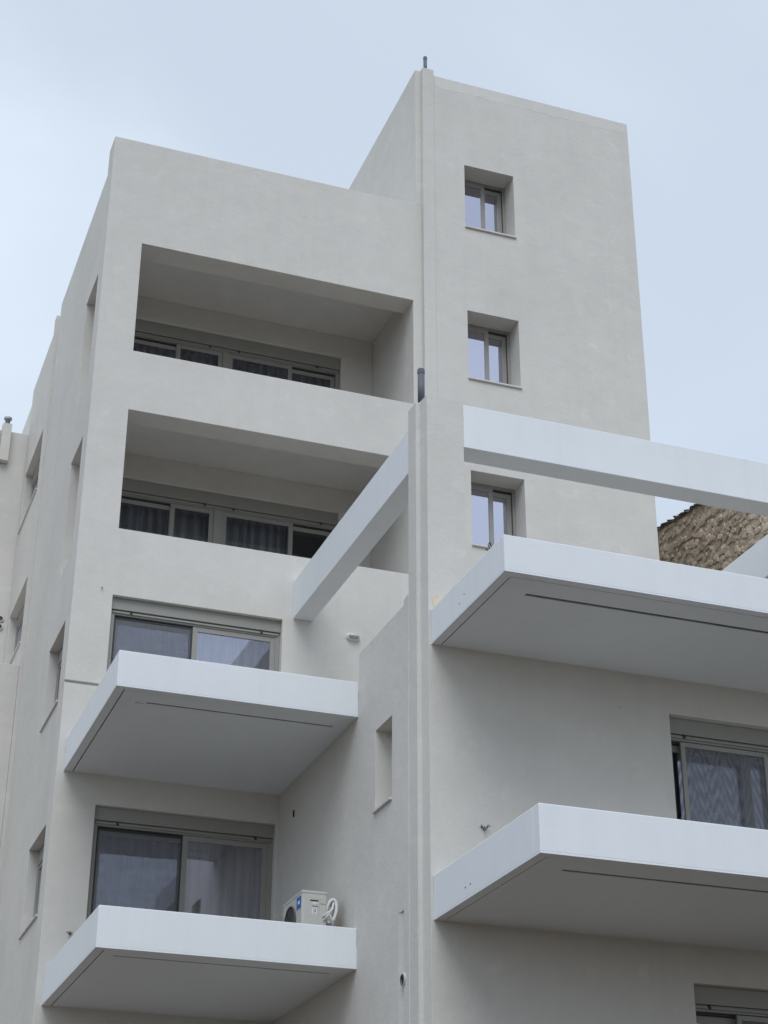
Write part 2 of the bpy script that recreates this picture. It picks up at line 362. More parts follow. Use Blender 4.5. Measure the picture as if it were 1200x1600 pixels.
# ------------------------------------------------------------------ balconies
def balcony(x0, x1, yf, yw, zb, zt, slot, left_side=True, right_side=False):
    """slab with upstands; soffit layer: rim, drip groove, inner panel with a long slot"""
    lay = 0.014
    b = box('balcony', x0, x1, yf, yw-0.001, zb+lay, zt-0.22, M_WHITE, B)
    f = box('fascia', x0-0.0015, x1, yf-0.0015, yf+0.14, zb+lay+0.0, zt, M_WHITE, b, 0.010)
    if left_side: box('fascia', x0-0.0015, x0+0.14, yf+0.14, yw-0.001, zb+lay, zt, M_WHITE, b, 0.010)
    box('added_screed', x0+0.141, x1-0.002, yf+0.141, yw-0.002, zt-0.219, zt-0.18, M_SCREED, b)  # unseen grey layer, added to dim light bounced onto the undersides above
    rim = 0.112; gr = 0.016
    xr = x1-rim-gr if right_side else x1
    lst = [(x0-0.0015, x1, yf-0.0015, yf+rim, zb, zb+lay), (x0-0.0015, x0+rim, yf+rim, yw-0.001, zb, zb+lay)]
    panel('soffit_rim', 'flat', x0-0.0015, x1, yf-0.0015, yw-0.001, zb, zb+lay, [(x0+rim, x1-0.0001 if not right_side else x1-rim, yf+rim, yw-0.0011)], M_WHITE, b, 0.0)
    panel('soffit', 'flat', x0+rim+gr, xr-0.001, yf+rim+gr, yw-0.002, zb+0.004, zb+lay-0.002, [slot], M_WHITE, b, 0.0)
    # profile lying in the slot, a little uneven
    sx0, sx1, sy0, sy1 = slot; n = 26; vs_, fs_ = [], []
    for i in range(n+1):
        x = sx0+0.012+(sx1-sx0-0.024)*i/n; w = 0.004*math.sin(i*1.3+x0)+0.003*random.random()
        vs_ += [(x, sy0+0.006, zb+lay-0.0032+ZS), (x, sy1-0.013+w, zb+lay-0.0032+ZS), (x, sy1-0.013+w, zb+0.006+ZS), (x, sy0+0.006, zb+0.009+ZS)]
    for i in range(n):
        a, c = 4*i, 4*i+4
        fs_ += [(a+k, a+(k+1) % 4, c+(k+1) % 4, c+k) for k in range(4)]
    fs_ += [(0, 1, 2, 3), (4*n+3, 4*n+2, 4*n+1, 4*n)]
    link('light_channel', mesh('light_channel', vs_, fs_), M_CHAN, b)
    return b
BU = balcony(-3.814, XW-0.001, -3.393, 0.0, -6.129, -5.66, (-3.344, -0.905, -2.955, -2.913))
BD = balcony(-3.826, XW-0.001, -3.438, 0.0, -9.293, -8.811, (-3.554, -0.931, -3.085, -3.045))
BR = balcony(-0.620, 6.0, -7.804, YB, -6.017, -5.585, (-0.167, 5.6, -7.342, -7.286), right_side=True)
BS = balcony(-0.618, 6.0, -8.418, YB, -9.226, -8.736, (-0.164, 5.6, -7.952, -7.898), right_side=True)
BU['label'] = 'upper balcony slab on the left below the pergola end'
BD['label'] = 'lower left balcony slab carrying the air conditioner'
BR['label'] = 'upper right balcony slab in front of the terrace'
BS['label'] = 'lower right balcony slab with the long soffit slot'

# ------------------------------------------------------------------ windows and doors
def sash_front(parent, x0, x1, z0, z1, y, st, name='sash', m=None, gm=None, pane='pane', d=0.036):
    s = boxes(name, [(x0, x0+st, y, y+d, z0, z1), (x1-st, x1, y, y+d, z0, z1), (x0+st, x1-st, y, y+d, z1-st, z1), (x0+st, x1-st, y, y+d, z0, z0+st)], m or M_ALU, parent, 0.003)
    box(pane, x0+st-0.004, x1-st+0.004, y+d*0.5-0.003, y+d*0.5+0.003, z0+st-0.004, z1-st+0.004, gm or M_GLASS, parent)
    return s
def tower_window(i, h):
    x0, x1, z0, z1 = h; y = 0.285
    f = boxes('window', [(x0, x0+0.05, y, y+0.09, z0, z1), (x1-0.05, x1, y, y+0.09, z0, z1), (x0+0.05, x1-0.05, y, y+0.09, z1-0.045, z1), (x0+0.05, x1-0.05, y, y+0.09, z0, z0+0.06)], M_ALU, B, 0.003)
    xm = (x0+x1)/2+0.03
    sash_front(f, x0+0.05, xm+0.045, z0+0.06, z1-0.045, y+0.004, 0.078, gm=M_GLASS_T)
    sash_front(f, xm-0.04, x1-0.055, z0+0.06, z1-0.085, y+0.047, 0.078, gm=M_GLASS_T)
    box('track', xm+0.05, x1-0.05, y+0.042, y+0.088, z1-0.085, z1-0.046, M_ALU_D, f)
    box('track', x1-0.055, x1-0.05, y+0.030, y+0.088, z0+0.06, z1-0.085, M_ALU_D, f)
    box('sill', x0-0.012, x1+0.012, YT-0.035, y-0.002, z0-0.002, z0+0.028, M_SILL, f, 0.003)
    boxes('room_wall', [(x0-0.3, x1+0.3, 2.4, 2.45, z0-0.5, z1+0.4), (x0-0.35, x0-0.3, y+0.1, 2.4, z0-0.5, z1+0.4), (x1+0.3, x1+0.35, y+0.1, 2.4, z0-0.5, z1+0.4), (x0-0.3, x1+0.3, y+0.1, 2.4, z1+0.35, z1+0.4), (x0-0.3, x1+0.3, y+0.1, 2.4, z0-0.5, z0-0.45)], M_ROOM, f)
    f['label'] = ['topmost stair tower window', 'middle stair tower window', 'lowest stair tower window behind the balcony'][i]
for i, h in enumerate(TW): tower_window(i, h)

def side_window(h, xw, lab):
    y0, y1, z0, z1 = h; x = xw+0.15
    f = boxes('window', [(x, x+0.08, y0, y0+0.06, z0, z1), (x, x+0.08, y1-0.06, y1, z0, z1), (x, x+0.08, y0+0.06, y1-0.06, z1-0.05, z1), (x, x+0.08, y0+0.06, y1-0.06, z0, z0+0.06)], M_ALU, B, 0.003)
    box('shutter_box', x-0.01, x+0.09, y0+0.06, y1-0.06, z1-0.24, z1-0.052, M_ALU, f, 0.004)
    ym = (y0+y1)/2
    for a, b, dx in ((y0+0.06, ym+0.03, 0.045), (ym-0.03, y1-0.06, 0.005)):
        za, zb_ = z0+0.06, z1-0.242
        boxes('sash', [(x+dx, x+dx+0.03, a, a+0.06, za, zb_), (x+dx, x+dx+0.03, b-0.06, b, za, zb_), (x+dx, x+dx+0.03, a+0.06, b-0.06, zb_-0.06, zb_), (x+dx, x+dx+0.03, a+0.06, b-0.06, za, za+0.06)], M_ALU, f, 0.003)
        box('pane', x+dx+0.012, x+dx+0.018, a+0.056, b-0.056, za+0.056, zb_-0.056, M_GLASS, f)
    box('sill', xw-0.03, x-0.002, y0-0.012, y1+0.03, z0-0.002, z0+0.03, M_SILL, f, 0.003)
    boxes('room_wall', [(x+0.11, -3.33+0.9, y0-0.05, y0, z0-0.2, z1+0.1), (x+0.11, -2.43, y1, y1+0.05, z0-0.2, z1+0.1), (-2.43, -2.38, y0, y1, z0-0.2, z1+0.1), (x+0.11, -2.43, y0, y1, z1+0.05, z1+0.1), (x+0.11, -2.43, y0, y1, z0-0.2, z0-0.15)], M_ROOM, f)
    f['label'] = lab
side_window(WC, XWL, 'upper side window near the front corner')
side_window(WD, XWL, 'lower side window near the front corner')
side_window(WE, -3.772, 'upper side window by the rear block')
side_window(WF, -3.772, 'lower side window by the rear block')
# slot window sill in the wing's side wall
box('sill', XW-0.035, XW+0.20, SW[0]-0.01, SW[1]+0.03, SW[2]-0.002, SW[2]+0.028, M_SILL, B, 0.003)

def sliding_door(h, yf, rec, boxh, splits, label, room=2.6, mull=None, knobs=(), screens={}, front_right=True, gm=None):
    """yf: wall face; rec: recess of the shutter box; splits: sash joints"""
    x0, x1, z0, z1 = h; yb = yf+rec; zf = z1-boxh; yfr = yb+0.035
    jw = 0.07
    f = boxes('sliding_door', [(x0, x0+jw, yfr, yfr+0.12, z0, zf-0.075), (x1-jw, x1, yfr, yfr+0.12, z0, zf-0.075), (x0, x1, yfr, yfr+0.12, zf-0.075, zf-0.002)], M_ALU, B, 0.004)
    box('shutter_box', x0+0.002, x1-0.002, yb, yb+0.30, zf, z1-0.002, M_ALU, f, 0.004)
    box('guide_rail', x0+jw*0.5, x1-jw*0.5, yfr-0.022, yfr-0.001, zf-0.050, zf-0.022, M_ALU, f, 0.004)
    for kx in knobs:
        tube('stop_knob', [(kx, yfr-0.001, zf-0.014), (kx, yfr-0.034, zf-0.040)], [0.016, 0.018], M_WIRE, f)
    box('track', x0+jw, x1-jw, yfr+0.055, yfr+0.118, zf-0.10, zf-0.075, M_ALU_D, f)
    bays = [(x0+jw, x1-jw)] if not mull else [(x0+jw, mull[0]), (mull[1], x1-jw)]
    if mull: box('mullion', mull[0], mull[1], yfr-0.01, yfr+0.12, z0, zf-0.076, M_ALU, f, 0.004)
    for bi, (a, b) in enumerate(bays):
        s = splits[bi]; fr_right = front_right if isinstance(front_right, bool) else front_right[bi]
        L_ = (a, s+0.035); R_ = (s-0.035, b)
        yF, yR = yfr+0.012, yfr+0.066
        zt = zf-0.078
        sash_front(f, L_[0], L_[1], z0+0.03, zt-(0.03 if fr_right else 0.0), yR if fr_right else yF, 0.075, gm=gm)
        sash_front(f, R_[0], R_[1], z0+0.03, zt-(0.0 if fr_right else 0.03), yF if fr_right else yR, 0.075, gm=gm)
        if (bi, 'L') in screens: sash_front(f, L_[0]+0.004, L_[1]-0.075, z0+0.03, zt-0.03, yF-0.001, 0.022, 'insect_screen', M_ALU_D, screens[bi, 'L'], 'screen_mesh', 0.02)
        if (bi, 'R') in screens: sash_front(f, R_[0]+0.075, R_[1]-0.004, z0+0.03, zt-0.03, yF-0.001, 0.022, 'insect_screen', M_ALU_D, screens[bi, 'R'], 'screen_mesh', 0.02)
    y2 = yfr+0.13; a, b = x0-0.05, x1+0.05
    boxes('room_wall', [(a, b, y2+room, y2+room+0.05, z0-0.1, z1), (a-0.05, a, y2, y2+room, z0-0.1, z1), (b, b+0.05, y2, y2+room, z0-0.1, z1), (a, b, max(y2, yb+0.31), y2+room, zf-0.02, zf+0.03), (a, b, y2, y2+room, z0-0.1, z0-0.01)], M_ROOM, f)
    f['label'] = label
    return y2
yU = sliding_door(DU, 0.0, 0.075, 0.185, [-2.06], 'two-leaf sliding door of the upper left balcony', knobs=(-3.03, -1.06), screens={(0, 'L'): M_SCREEN_H})
yD = sliding_door(DD, 0.0, 0.075, 0.185, [-2.03], 'two-leaf sliding door of the lower left balcony', knobs=(-3.0, -1.03), screens={(0, 'L'): M_SCREEN_H})
y1_ = sliding_door(LD1, 2.05, 0.05, 0.235, [-2.163, -0.148], 'four-leaf sliding door in the upper loggia', room=1.5, mull=(-1.376, -1.267), knobs=(-1.62, -1.10, 0.33), front_right=(True, False), gm=M_GLASS_L)
y2_ = sliding_door(LD2, 2.05, 0.05, 0.215, [-2.082, -0.044], 'four-leaf sliding door in the lower loggia', room=1.5, mull=(-1.382, -1.237), knobs=(-1.55, -1.06, 0.47), front_right=(True, False), gm=M_GLASS_L)
# wing doors: an outer leaf pushed aside in front of the inner glazing
def wing_door(h, label, xs):
    x0, x1, z0, z1 = h; yb = YB+0.10; zf = z1-0.20; yfr = yb+0.03
    f = boxes('sliding_door', [(x0, x0+0.05, yfr, yfr+0.16, z0, zf-0.075), (x1-0.07, x1, yfr, yfr+0.16, z0, zf-0.075), (x0, x1, yfr, yfr+0.16, zf-0.075, zf-0.002)], M_ALU, B, 0.004)
    box('shutter_box', x0+0.002, x1-0.002, yb, yb+0.19, zf, z1-0.002, M_ALU, f, 0.004)
    box('guide_rail', x0+0.03, x1-0.03, yfr-0.022, yfr-0.001, zf-0.050, zf-0.022, M_ALU, f, 0.004)
    tube('stop_knob', [(x0+0.24, yfr-0.001, zf-0.014), (x0+0.24, yfr-0.034, zf-0.040)], [0.016, 0.018], M_WIRE, f)
    zt = zf-0.078
    sash_front(f, x0+0.05, xs[2]+0.01, z0+0.03, zt-0.02, yfr+0.115, 0.085)
    sash_front(f, xs[1], x1-0.07, z0+0.03, zt-0.02, yfr+0.068, 0.12)
    sash_front(f, xs[0], xs[3], z0+0.03, zt-0.004, yfr+0.012, 0.058, 'insect_screen', M_ALU, M_SCREEN_V, 'screen_mesh')
    box('track', x0+0.05, x1-0.07, yfr+0.060, yfr+0.158, zf-0.098, zf-0.077, M_ALU_D, f)
    y2 = yfr+0.17; a, b = x0-0.05, x1+0.05
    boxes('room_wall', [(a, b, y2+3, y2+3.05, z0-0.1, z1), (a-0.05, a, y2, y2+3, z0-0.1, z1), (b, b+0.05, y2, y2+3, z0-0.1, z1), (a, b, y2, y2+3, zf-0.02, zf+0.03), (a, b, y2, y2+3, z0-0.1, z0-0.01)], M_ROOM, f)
    f['label'] = label
    return y2
yR_ = wing_door(DR, 'sliding door of the upper right flat', (2.645, 3.49, 3.60, 3.845))
yR2_ = wing_door(DR2, 'sliding door at the lower right edge', (3.10, 3.60, 3.7, 4.3))

# ------------------------------------------------------------------ curtains (hang inside the rooms)
def curtain(x0, x1, y, z0, z1, label, amp=0.035, pitch=0.16, seed=0):
    amp *= 1.5; pitch *= 0.85; y += 0.03
    rnd = random.Random(seed); n = max(8, int((x1-x0)/pitch*9)); top, bot = [], []
    ph = 0
    for i in range(n+1):
        x = x0+(x1-x0)*i/n; ph += (2*math.pi/9)*rnd.uniform(0.6, 1.4)
        a = amp*(0.7+0.5*math.sin(i*0.13+seed))
        top.append((x, y+0.6*a*math.sin(ph), z1+ZS)); bot.append((x+0.01*math.sin(ph*0.5), y+a*math.sin(ph+0.3)+0.01, z0+ZS))
    me = mesh('curtain', top+bot, [(i, n+1+i, n+2+i, i+1) for i in range(n)])
    o = link('curtain', me, M_CURT, None, 0, True)
    return tag(o, label, 'curtain', 'sheer curtains behind the balcony doors')
curtain(-3.25, -2.05, yU+0.10, DU[2]+0.02, DU[3]-0.20, 'sheer curtain behind the left leaf of the upper left balcony door', 0.02, 0.17, 1)
curtain(-2.02, -0.82, yU+0.12, DU[2]+0.02, DU[3]-0.20, 'pale sheer curtain behind the right leaf of the upper left balcony door', 0.03, 0.15, 2)
curtain(-3.25, -2.05, yD+0.10, DD[2]+0.02, DD[3]-0.20, 'sheer curtain behind the left leaf of the lower left balcony door', 0.02, 0.17, 3)
curtain(-2.02, -0.84, yD+0.12, DD[2]+0.02, DD[3]-0.20, 'folded curtain behind the right leaf of the lower left balcony door', 0.045, 0.17, 4)
curtain(-3.02, -2.15, y1_+0.10, LD1[2]+0.02, LD1[3]-0.25, 'curtain behind the leftmost leaf of the upper loggia door', 0.04, 0.15, 5)
curtain(-2.12, -1.40, y1_+0.14, LD1[2]+0.02, LD1[3]-0.25, 'dim curtain left of the mullion in the upper loggia door', 0.03, 0.15, 6)
curtain(-1.24, 0.72, y1_+0.12, LD1[2]+0.02, LD1[3]-0.25, 'wide curtain right of the mullion in the upper loggia door', 0.035, 0.15, 7)
curtain(-3.02, -2.10, y2_+0.10, LD2[2]+0.02, LD2[3]-0.23, 'curtain behind the leftmost leaf of the lower loggia door', 0.05, 0.15, 8)
curtain(-2.02, -1.42, y2_+0.16, LD2[2]+0.02, LD2[3]-0.23, 'dim curtain left of the mullion in the lower loggia door', 0.03, 0.15, 9)
curtain(-1.22, -0.05, y2_+0.14, LD2[2]+0.02, LD2[3]-0.23, 'curtain right of the mullion in the lower loggia door', 0.035, 0.15, 10)
curtain(3.62, 4.95, yR_+0.10, DR[2]+0.02, DR[3]-0.22, 'curtain in the upper right flat door at the picture edge', 0.04, 0.15, 11)

# ------------------------------------------------------------------ pipes
def vent(name, c, r, z0, z1, label, group=None):
    e = empty(name, (c[0], c[1], z0+ZS))
    def add(nm, pts, rr, m):
        bm = bmesh.new(); tube_bm(bm, [(c[0]-e.location.x, c[1]-e.location.y, p-z0) for p in pts], rr, 20); return finish(nm, bm, m, e, 0, False)
    o = add('pipe', [z0, z1-0.075], r, M_PIPE)
    for p in o.data.polygons: p.use_smooth = len(p.vertices) == 4
    o = add('socket', [z1-0.080, z1-0.074, z1-0.012, z1], [r*1.02, r*1.08, r*1.08, r*0.9], M_PIPE)
    o = add('socket_lip', [z1-0.060, z1-0.052], r*1.11, M_PIPE)
    return tag(e, label, 'pipe', group)
vent('vent_pipe', (-0.640, -5.455), 0.044, -2.67, -2.16, 'grey plastic pipe standing on the pergola corner post')
vent('vent_pipe', (1.628, 0.05), 0.034, ZT-0.01, 8.285, 'dark thin pipe rising from the top of the stair tower')

# ------------------------------------------------------------------ bulkhead lamp
LX, LZ = 0.350, -3.530
lamp = empty('wall_lamp', (LX, 0, LZ+ZS)); tag(lamp, 'white oval bulkhead lamp on the wall under the pergola end', 'lamp')
def stadium(w, h, seg=10):
    r = h/2; pts = []
    for s in (1, -1):
        for k in range(seg+1):
            a = -math.pi/2 + math.pi*k/seg
            pts.append((s*((w/2-r)+r*math.cos(a)), s*r*math.sin(a)))
    return pts
def lofted(name, sections, m, parent, smooth=True):
    bm = bmesh.new(); rings = []
    for w, h, y in sections: rings.append([bm.verts.new((x, y, z)) for x, z in stadium(w, h)])
    k = len(rings[0])
    for A, Bq in zip(rings, rings[1:]):
        for i in range(k): bm.faces.new([A[i], A[(i+1) % k], Bq[(i+1) % k], Bq[i]])
    bm.faces.new(rings[0]); bm.faces.new(rings[-1][::-1])
    return finish(name, bm, m, parent, 0, smooth)
lofted('base', [(0.215, 0.108, -0.001), (0.215, 0.108, -0.030), (0.200, 0.094, -0.040)], M_PAPER, lamp, False)
lofted('diffuser', [(0.165, 0.066, -0.039), (0.155, 0.060, -0.075), (0.120, 0.034, -0.092)], mat('lamp_glass', (0.42, 0.43, 0.43), 0.2, 0, spec=0.6), lamp)
bm = bmesh.new()
tube_bm(bm, [(-0.085, -0.04, 0), (-0.075, -0.085, 0), (0, -0.10, 0), (0.075, -0.085, 0), (0.085, -0.04, 0)], 0.006)
tube_bm(bm, [(0.0, -0.04, 0.04), (0.0, -0.09, 0.028), (0, -0.10, 0), (0, -0.09, -0.028), (0, -0.04, -0.04)], 0.006)
finish('guard', bm, M_PAPER, lamp, 0, True)

# ------------------------------------------------------------------ air conditioner on the lower left balcony
ZF = -8.811-0.18
ac = empty('air_conditioner', (-1.11, -2.62, ZF+ZS)); tag(ac, 'beige outdoor air conditioner with blue sticker and coiled white pipe on the balcony', 'air conditioner')
ox, oy, oz = ac.location
def lb(name, x0, x1, y0, y1, z0, z1, m, bev=0.0, parent=None):
    bm = bmesh.new(); bm_box(bm, x0-ox, x1-ox, y0-oy, y1-oy, z0+ZS-oz, z1+ZS-oz); return finish(name, bm, m, parent or ac, bev)
AX0, AX1, AY0, AY1, AZ0, AZ1 = -1.285, -0.965, -3.02, -2.22, ZF+0.06, -8.30
lb('casing', AX0, AX1, AY0, AY1, AZ0, AZ1, M_AC, 0.022)
lb('lid', AX0-0.006, AX1+0.006, AY0-0.006, AY1+0.006, AZ1-0.035, AZ1+0.006, M_AC, 0.015)
for yy in (AY0+0.12, AY1-0.16): lb('foot', AX0-0.02, AX1+0.02, yy, yy+0.05, ZF+0.001, AZ0, M_AC_D, 0.004)
# service panel on the end facing the street
lb('service_panel', AX0+0.085, AX1-0.01, AY0-0.010, AY0+0.002, AZ0+0.02, AZ1-0.06, M_AC, 0.008)
hd = lb('hand_grip', AX0+0.10, AX0+0.205, AY0-0.0125, AY0-0.009, AZ1-0.125, AZ1-0.108, M_AC_D, 0.002)
lb('valve_cover', AX0+0.215, AX1-0.02, AY0-0.020, AY0-0.010, AZ0+0.03, AZ1-0.19, M_AC, 0.006)
lb('valve_cover', AX0+0.225, AX1-0.02, AY0-0.016, AY0-0.010, AZ1-0.15, AZ1-0.065, M_AC, 0.004)
lb('label_plate', AX0+0.125, AX0+0.185, AY0-0.0115, AY0-0.0095, AZ1-0.275, AZ1-0.205, M_PAPER)
for k in range(4): lb('print_line', AX0+0.137, AX0+0.160+0.006*(k % 2), AY0-0.0125, AY0-0.0113, AZ1-0.262+k*0.014, AZ1-0.257+k*0.014, M_INK)
lb('print_line', AX0+0.165, AX0+0.173, AY0-0.0125, AY0-0.0113, AZ1-0.262, AZ1-0.215, M_BLUE)
# small warning pictograms above the plate
lb('warning_label', AX0+0.130, AX0+0.198, AY0-0.0115, AY0-0.0095, AZ1-0.172, AZ1-0.138, M_PAPER)
def tri(name, cx, cz, s):
    y = AY0-0.0128; vs_ = [(cx-s-ox, y-oy, cz-s*0.8+ZS-oz), (cx+s-ox, y-oy, cz-s*0.8+ZS-oz), (cx-ox, y-oy, cz+s+ZS-oz)]
    vs_ += [(a, b+0.001, c) for a, b, c in vs_]
    link(name, mesh(name, vs_, [(0, 1, 2), (3, 5, 4), (0, 3, 4, 1), (1, 4, 5, 2), (2, 5, 3, 0)]), M_INK, ac)
tri('warning_mark', AX0+0.182, AZ1-0.155, 0.011)
lb('warning_mark', AX0+0.142, AX0+0.146, AY0-0.0125, AY0-0.0113, AZ1-0.166, AZ1-0.146, M_INK)
lb('warning_mark', AX0+0.142, AX0+0.156, AY0-0.0126, AY0-0.0112, AZ1-0.168, AZ1-0.164, M_INK)
lb('print_line', AX0+0.125, AX0+0.205, AY0-0.0125, AY0-0.0095, AZ1-0.188, AZ1-0.183, M_AC_D)
# fan side: dark round opening with grille rings and bars, blue sticker
fc = (AX0-0.001, AY1-0.34, (AZ0+AZ1)/2-0.02)
fr_ = 0.235
bm = bmesh.new(); c0 = [bm.verts.new((fc[0]-0.004-ox, fc[1]+fr_*math.cos(2*math.pi*k/40)-oy, fc[2]+fr_*math.sin(2*math.pi*k/40)+ZS-oz)) for k in range(40)]
c1 = [bm.verts.new((fc[0]+0.002-ox, v.co.y, v.co.z)) for v in c0]
bm.faces.new(c0)
for k in range(40): bm.faces.new([c0[k], c0[(k+1) % 40], c1[(k+1) % 40], c1[k]])
finish('fan_opening', bm, M_AC_D, ac)
bm = bmesh.new()
for rr in (0.235, 0.19, 0.15, 0.11, 0.07, 0.03):
    tube_bm(bm, [(fc[0]-0.010-0.02*(1-rr/0.235)-ox, fc[1]+rr*math.cos(2*math.pi*k/32)-oy, fc[2]+rr*math.sin(2*math.pi*k/32)+ZS-oz) for k in range(33)], 0.004 if rr < 0.23 else 0.010, 6, False)
for k in range(8):
    a = 2*math.pi*k/8
    tube_bm(bm, [(fc[0]-0.032-ox, fc[1]+0.03*math.cos(a)-oy, fc[2]+0.03*math.sin(a)+ZS-oz), (fc[0]-0.010-ox, fc[1]+0.235*math.cos(a)-oy, fc[2]+0.235*math.sin(a)+ZS-oz)], 0.0035, 6)
finish('fan_grille', bm, mat('grille_wire', (0.10, 0.10, 0.10), 0.5, 0), ac, 0, True)
lb('sticker', AX0-0.004, AX0-0.001, AY0+0.04, AY0+0.21, AZ1-0.20, AZ1-0.055, M_BLUE)
lb('sticker_mark', AX0-0.006, AX0-0.0038, AY0+0.09, AY0+0.15, AZ1-0.145, AZ1-0.105, M_PAPER)
# coiled pipe: a few loops leaning on the rear side
bm = bmesh.new()
for k, (rx, rz, cx, cz, dy, til) in enumerate(((0.062, 0.150, 0.062, -0.215, 0.00, 0.25), (0.055, 0.140, 0.075, -0.225, 0.04, 0.10), (0.050, 0.155, 0.050, -0.220, 0.08, 0.35), (0.070, 0.130, 0.058, -0.235, 0.12, 0.18))):
    pts = []
    for i in range(41):
        q = 2*math.pi*i/40; u_, w_ = rx*math.cos(q), rz*math.sin(q)
        pts.append((AX1+cx+u_*math.cos(til)+w_*math.sin(til)-ox, AY0+0.03+dy+0.02*math.sin(q+k)-oy, AZ1+cz-u_*math.sin(til)+w_*math.cos(til)+ZS-oz))
    tube_bm(bm, pts, 0.020, 8, False)
tube_bm(bm, [(AX1-0.05-ox, AY0-0.02-oy, AZ1-0.36+ZS-oz), (AX1+0.01-ox, AY0-0.05-oy, AZ1-0.27+ZS-oz), (AX1+0.06-ox, AY0-0.02-oy, AZ1-0.20+ZS-oz), (AX1+0.10-ox, AY0+0.06-oy, AZ1-0.10+ZS-oz)], 0.014)
tube_bm(bm, [(AX1-0.06-ox, AY0-0.02-oy, AZ1-0.31+ZS-oz), (AX1+0.0-ox, AY0-0.055-oy, AZ1-0.25+ZS-oz), (AX1+0.05-ox, AY0-0.03-oy, AZ1-0.33+ZS-oz), (AX1+0.08-ox, AY0+0.0-oy, AZ1-0.42+ZS-oz)], 0.014)
finish('pipe_coil', bm, M_FOAM, ac, 0, True)

# ------------------------------------------------------------------ loose cable ends, holes, scars
def tuft(p, label, seed, m=None, n=4, s=0.06, normal=(0, -1, 0)):
    rnd = random.Random(seed); bm = bmesh.new(); nv = Vector(normal)
    for k in range(n):
        d = Vector((rnd.uniform(-1, 1), rnd.uniform(-1, 1), rnd.uniform(-0.3, 1.2)))
        a = nv*0.4*s + d*s*0.5; b = nv*s*0.7 + d*s*1.1; c = b + Vector((rnd.uniform(-1, 1), -0.3, rnd.uniform(-1, 0.5)))*s*0.6
        tube_bm(bm, [(0, 0, 0), tuple(a), tuple(b), tuple(c)], 0.0065, 6)
    o = finish('cable_end', bm, m or M_WIRE, None, 0, True); o.location = (p[0], p[1], p[2]+ZS)
    return tag(o, label, 'cable')
M_GREYW = mat('grey_cable', (0.22, 0.22, 0.23), 0.5, 0)
tuft((-0.004, YB-0.001, -8.172), 'grey tuft of cable ends on the wall above the lower right balcony', 1, M_GREYW, 7, 0.045)
tuft((-3.548, -0.001, -8.352), 'grey tuft of cable ends left of the lower left balcony door', 2, M_GREYW, 7, 0.04)
tuft((-0.55, -7.34, -5.585), 'black cable scraps lying on the upper right balcony edge', 3, M_WIRE, 9, 0.06, (0, 0, 0.6))
tuft((-3.497, -0.001, -3.336), 'small nail and wire on the wall above the upper left balcony door', 4, M_GREYW, 2, 0.025)
tuft((1.353-0.001, 1.89, 3.09), 'small white and black cable end in the upper loggia corner', 6, M_FOAM, 4, 0.045, (-1, 0, -0.5))
tuft((-3.469, -2.903, -6.128), 'white cable dangling under the upper left balcony', 5, M_FOAM, 2, 0.06, (0, 0, -1.3))
tuft((1.768, YB-0.001, -6.474), 'faint cable stub on the wall left of the upper right door', 8, M_WALL, 3, 0.045)
o = tube('steel_rod', [(1.60, -7.74, -5.80), (1.60, -7.74, -5.50)], 0.011, M_WIRE); tag(o, 'short dark rod on the upper right balcony before the stone wall', 'rod')
# round pipe end and oval cable hole in the wing side wall
hp = empty('pipe_outlet', (XW, -5.03, -9.735+ZS)); tag(hp, 'round open pipe end in the wing side wall at the bottom', 'pipe')
def loc_ring(name, r0, r1, x0, x1, m):
    bm = bmesh.new(); R = []
    for (r, d) in ((r0, x0), (r0, x1), (r1, x1), (r1, x0)):
        R.append([bm.verts.new((d, r*math.cos(2*math.pi*k/24), r*math.sin(2*math.pi*k/24))) for k in range(24)])
    for i in range(4):
        for k in range(24): bm.faces.new([R[i][k], R[i][(k+1) % 24], R[(i+1) % 4][(k+1) % 24], R[(i+1) % 4][k]])
    return finish(name, bm, m, hp, 0, True)
loc_ring('collar', 0.072, 0.056, -0.022, 0.02, M_WALL)
loc_ring('pipe', 0.056, 0.048, -0.030, 0.03, M_PIPE)
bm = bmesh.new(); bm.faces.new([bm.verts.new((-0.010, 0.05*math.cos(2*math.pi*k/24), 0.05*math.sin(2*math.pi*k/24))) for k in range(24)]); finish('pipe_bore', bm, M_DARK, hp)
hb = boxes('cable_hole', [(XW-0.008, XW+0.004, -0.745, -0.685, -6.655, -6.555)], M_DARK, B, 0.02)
# bolt holes in the balcony side faces
for k, (y, z, par) in enumerate(((-6.687, -5.811, BR), (-6.552, -5.872, BR), (-6.57, -9.096, BS), (-6.703, -9.091, BS))):
    o = tube('bolt_hole', [(-0.624, y, z), (-0.60, y, z)], 0.009, M_WIRE, par)
# bare patch at the post foot
vs_ = [(-0.61, -5.42), (-0.56, -5.39), (-0.49, -5.40), (-0.43, -5.35), (-0.38, -5.37), (-0.33, -5.47), (-0.36, -5.62), (-0.58, -5.62)]
bm = bmesh.new(); a = [bm.verts.new((x, YB-0.004, z+ZS)) for x, z in vs_]; b = [bm.verts.new((x, YB+0.01, z+ZS)) for x, z in vs_]
bm.faces.new(a); bm.faces.new(b[::-1])
for i in range(len(a)): bm.faces.new([a[i], a[(i+1) % len(a)], b[(i+1) % len(a)], b[i]])
finish('bare_plaster_patch', bm, M_FOAMPATCH, B)

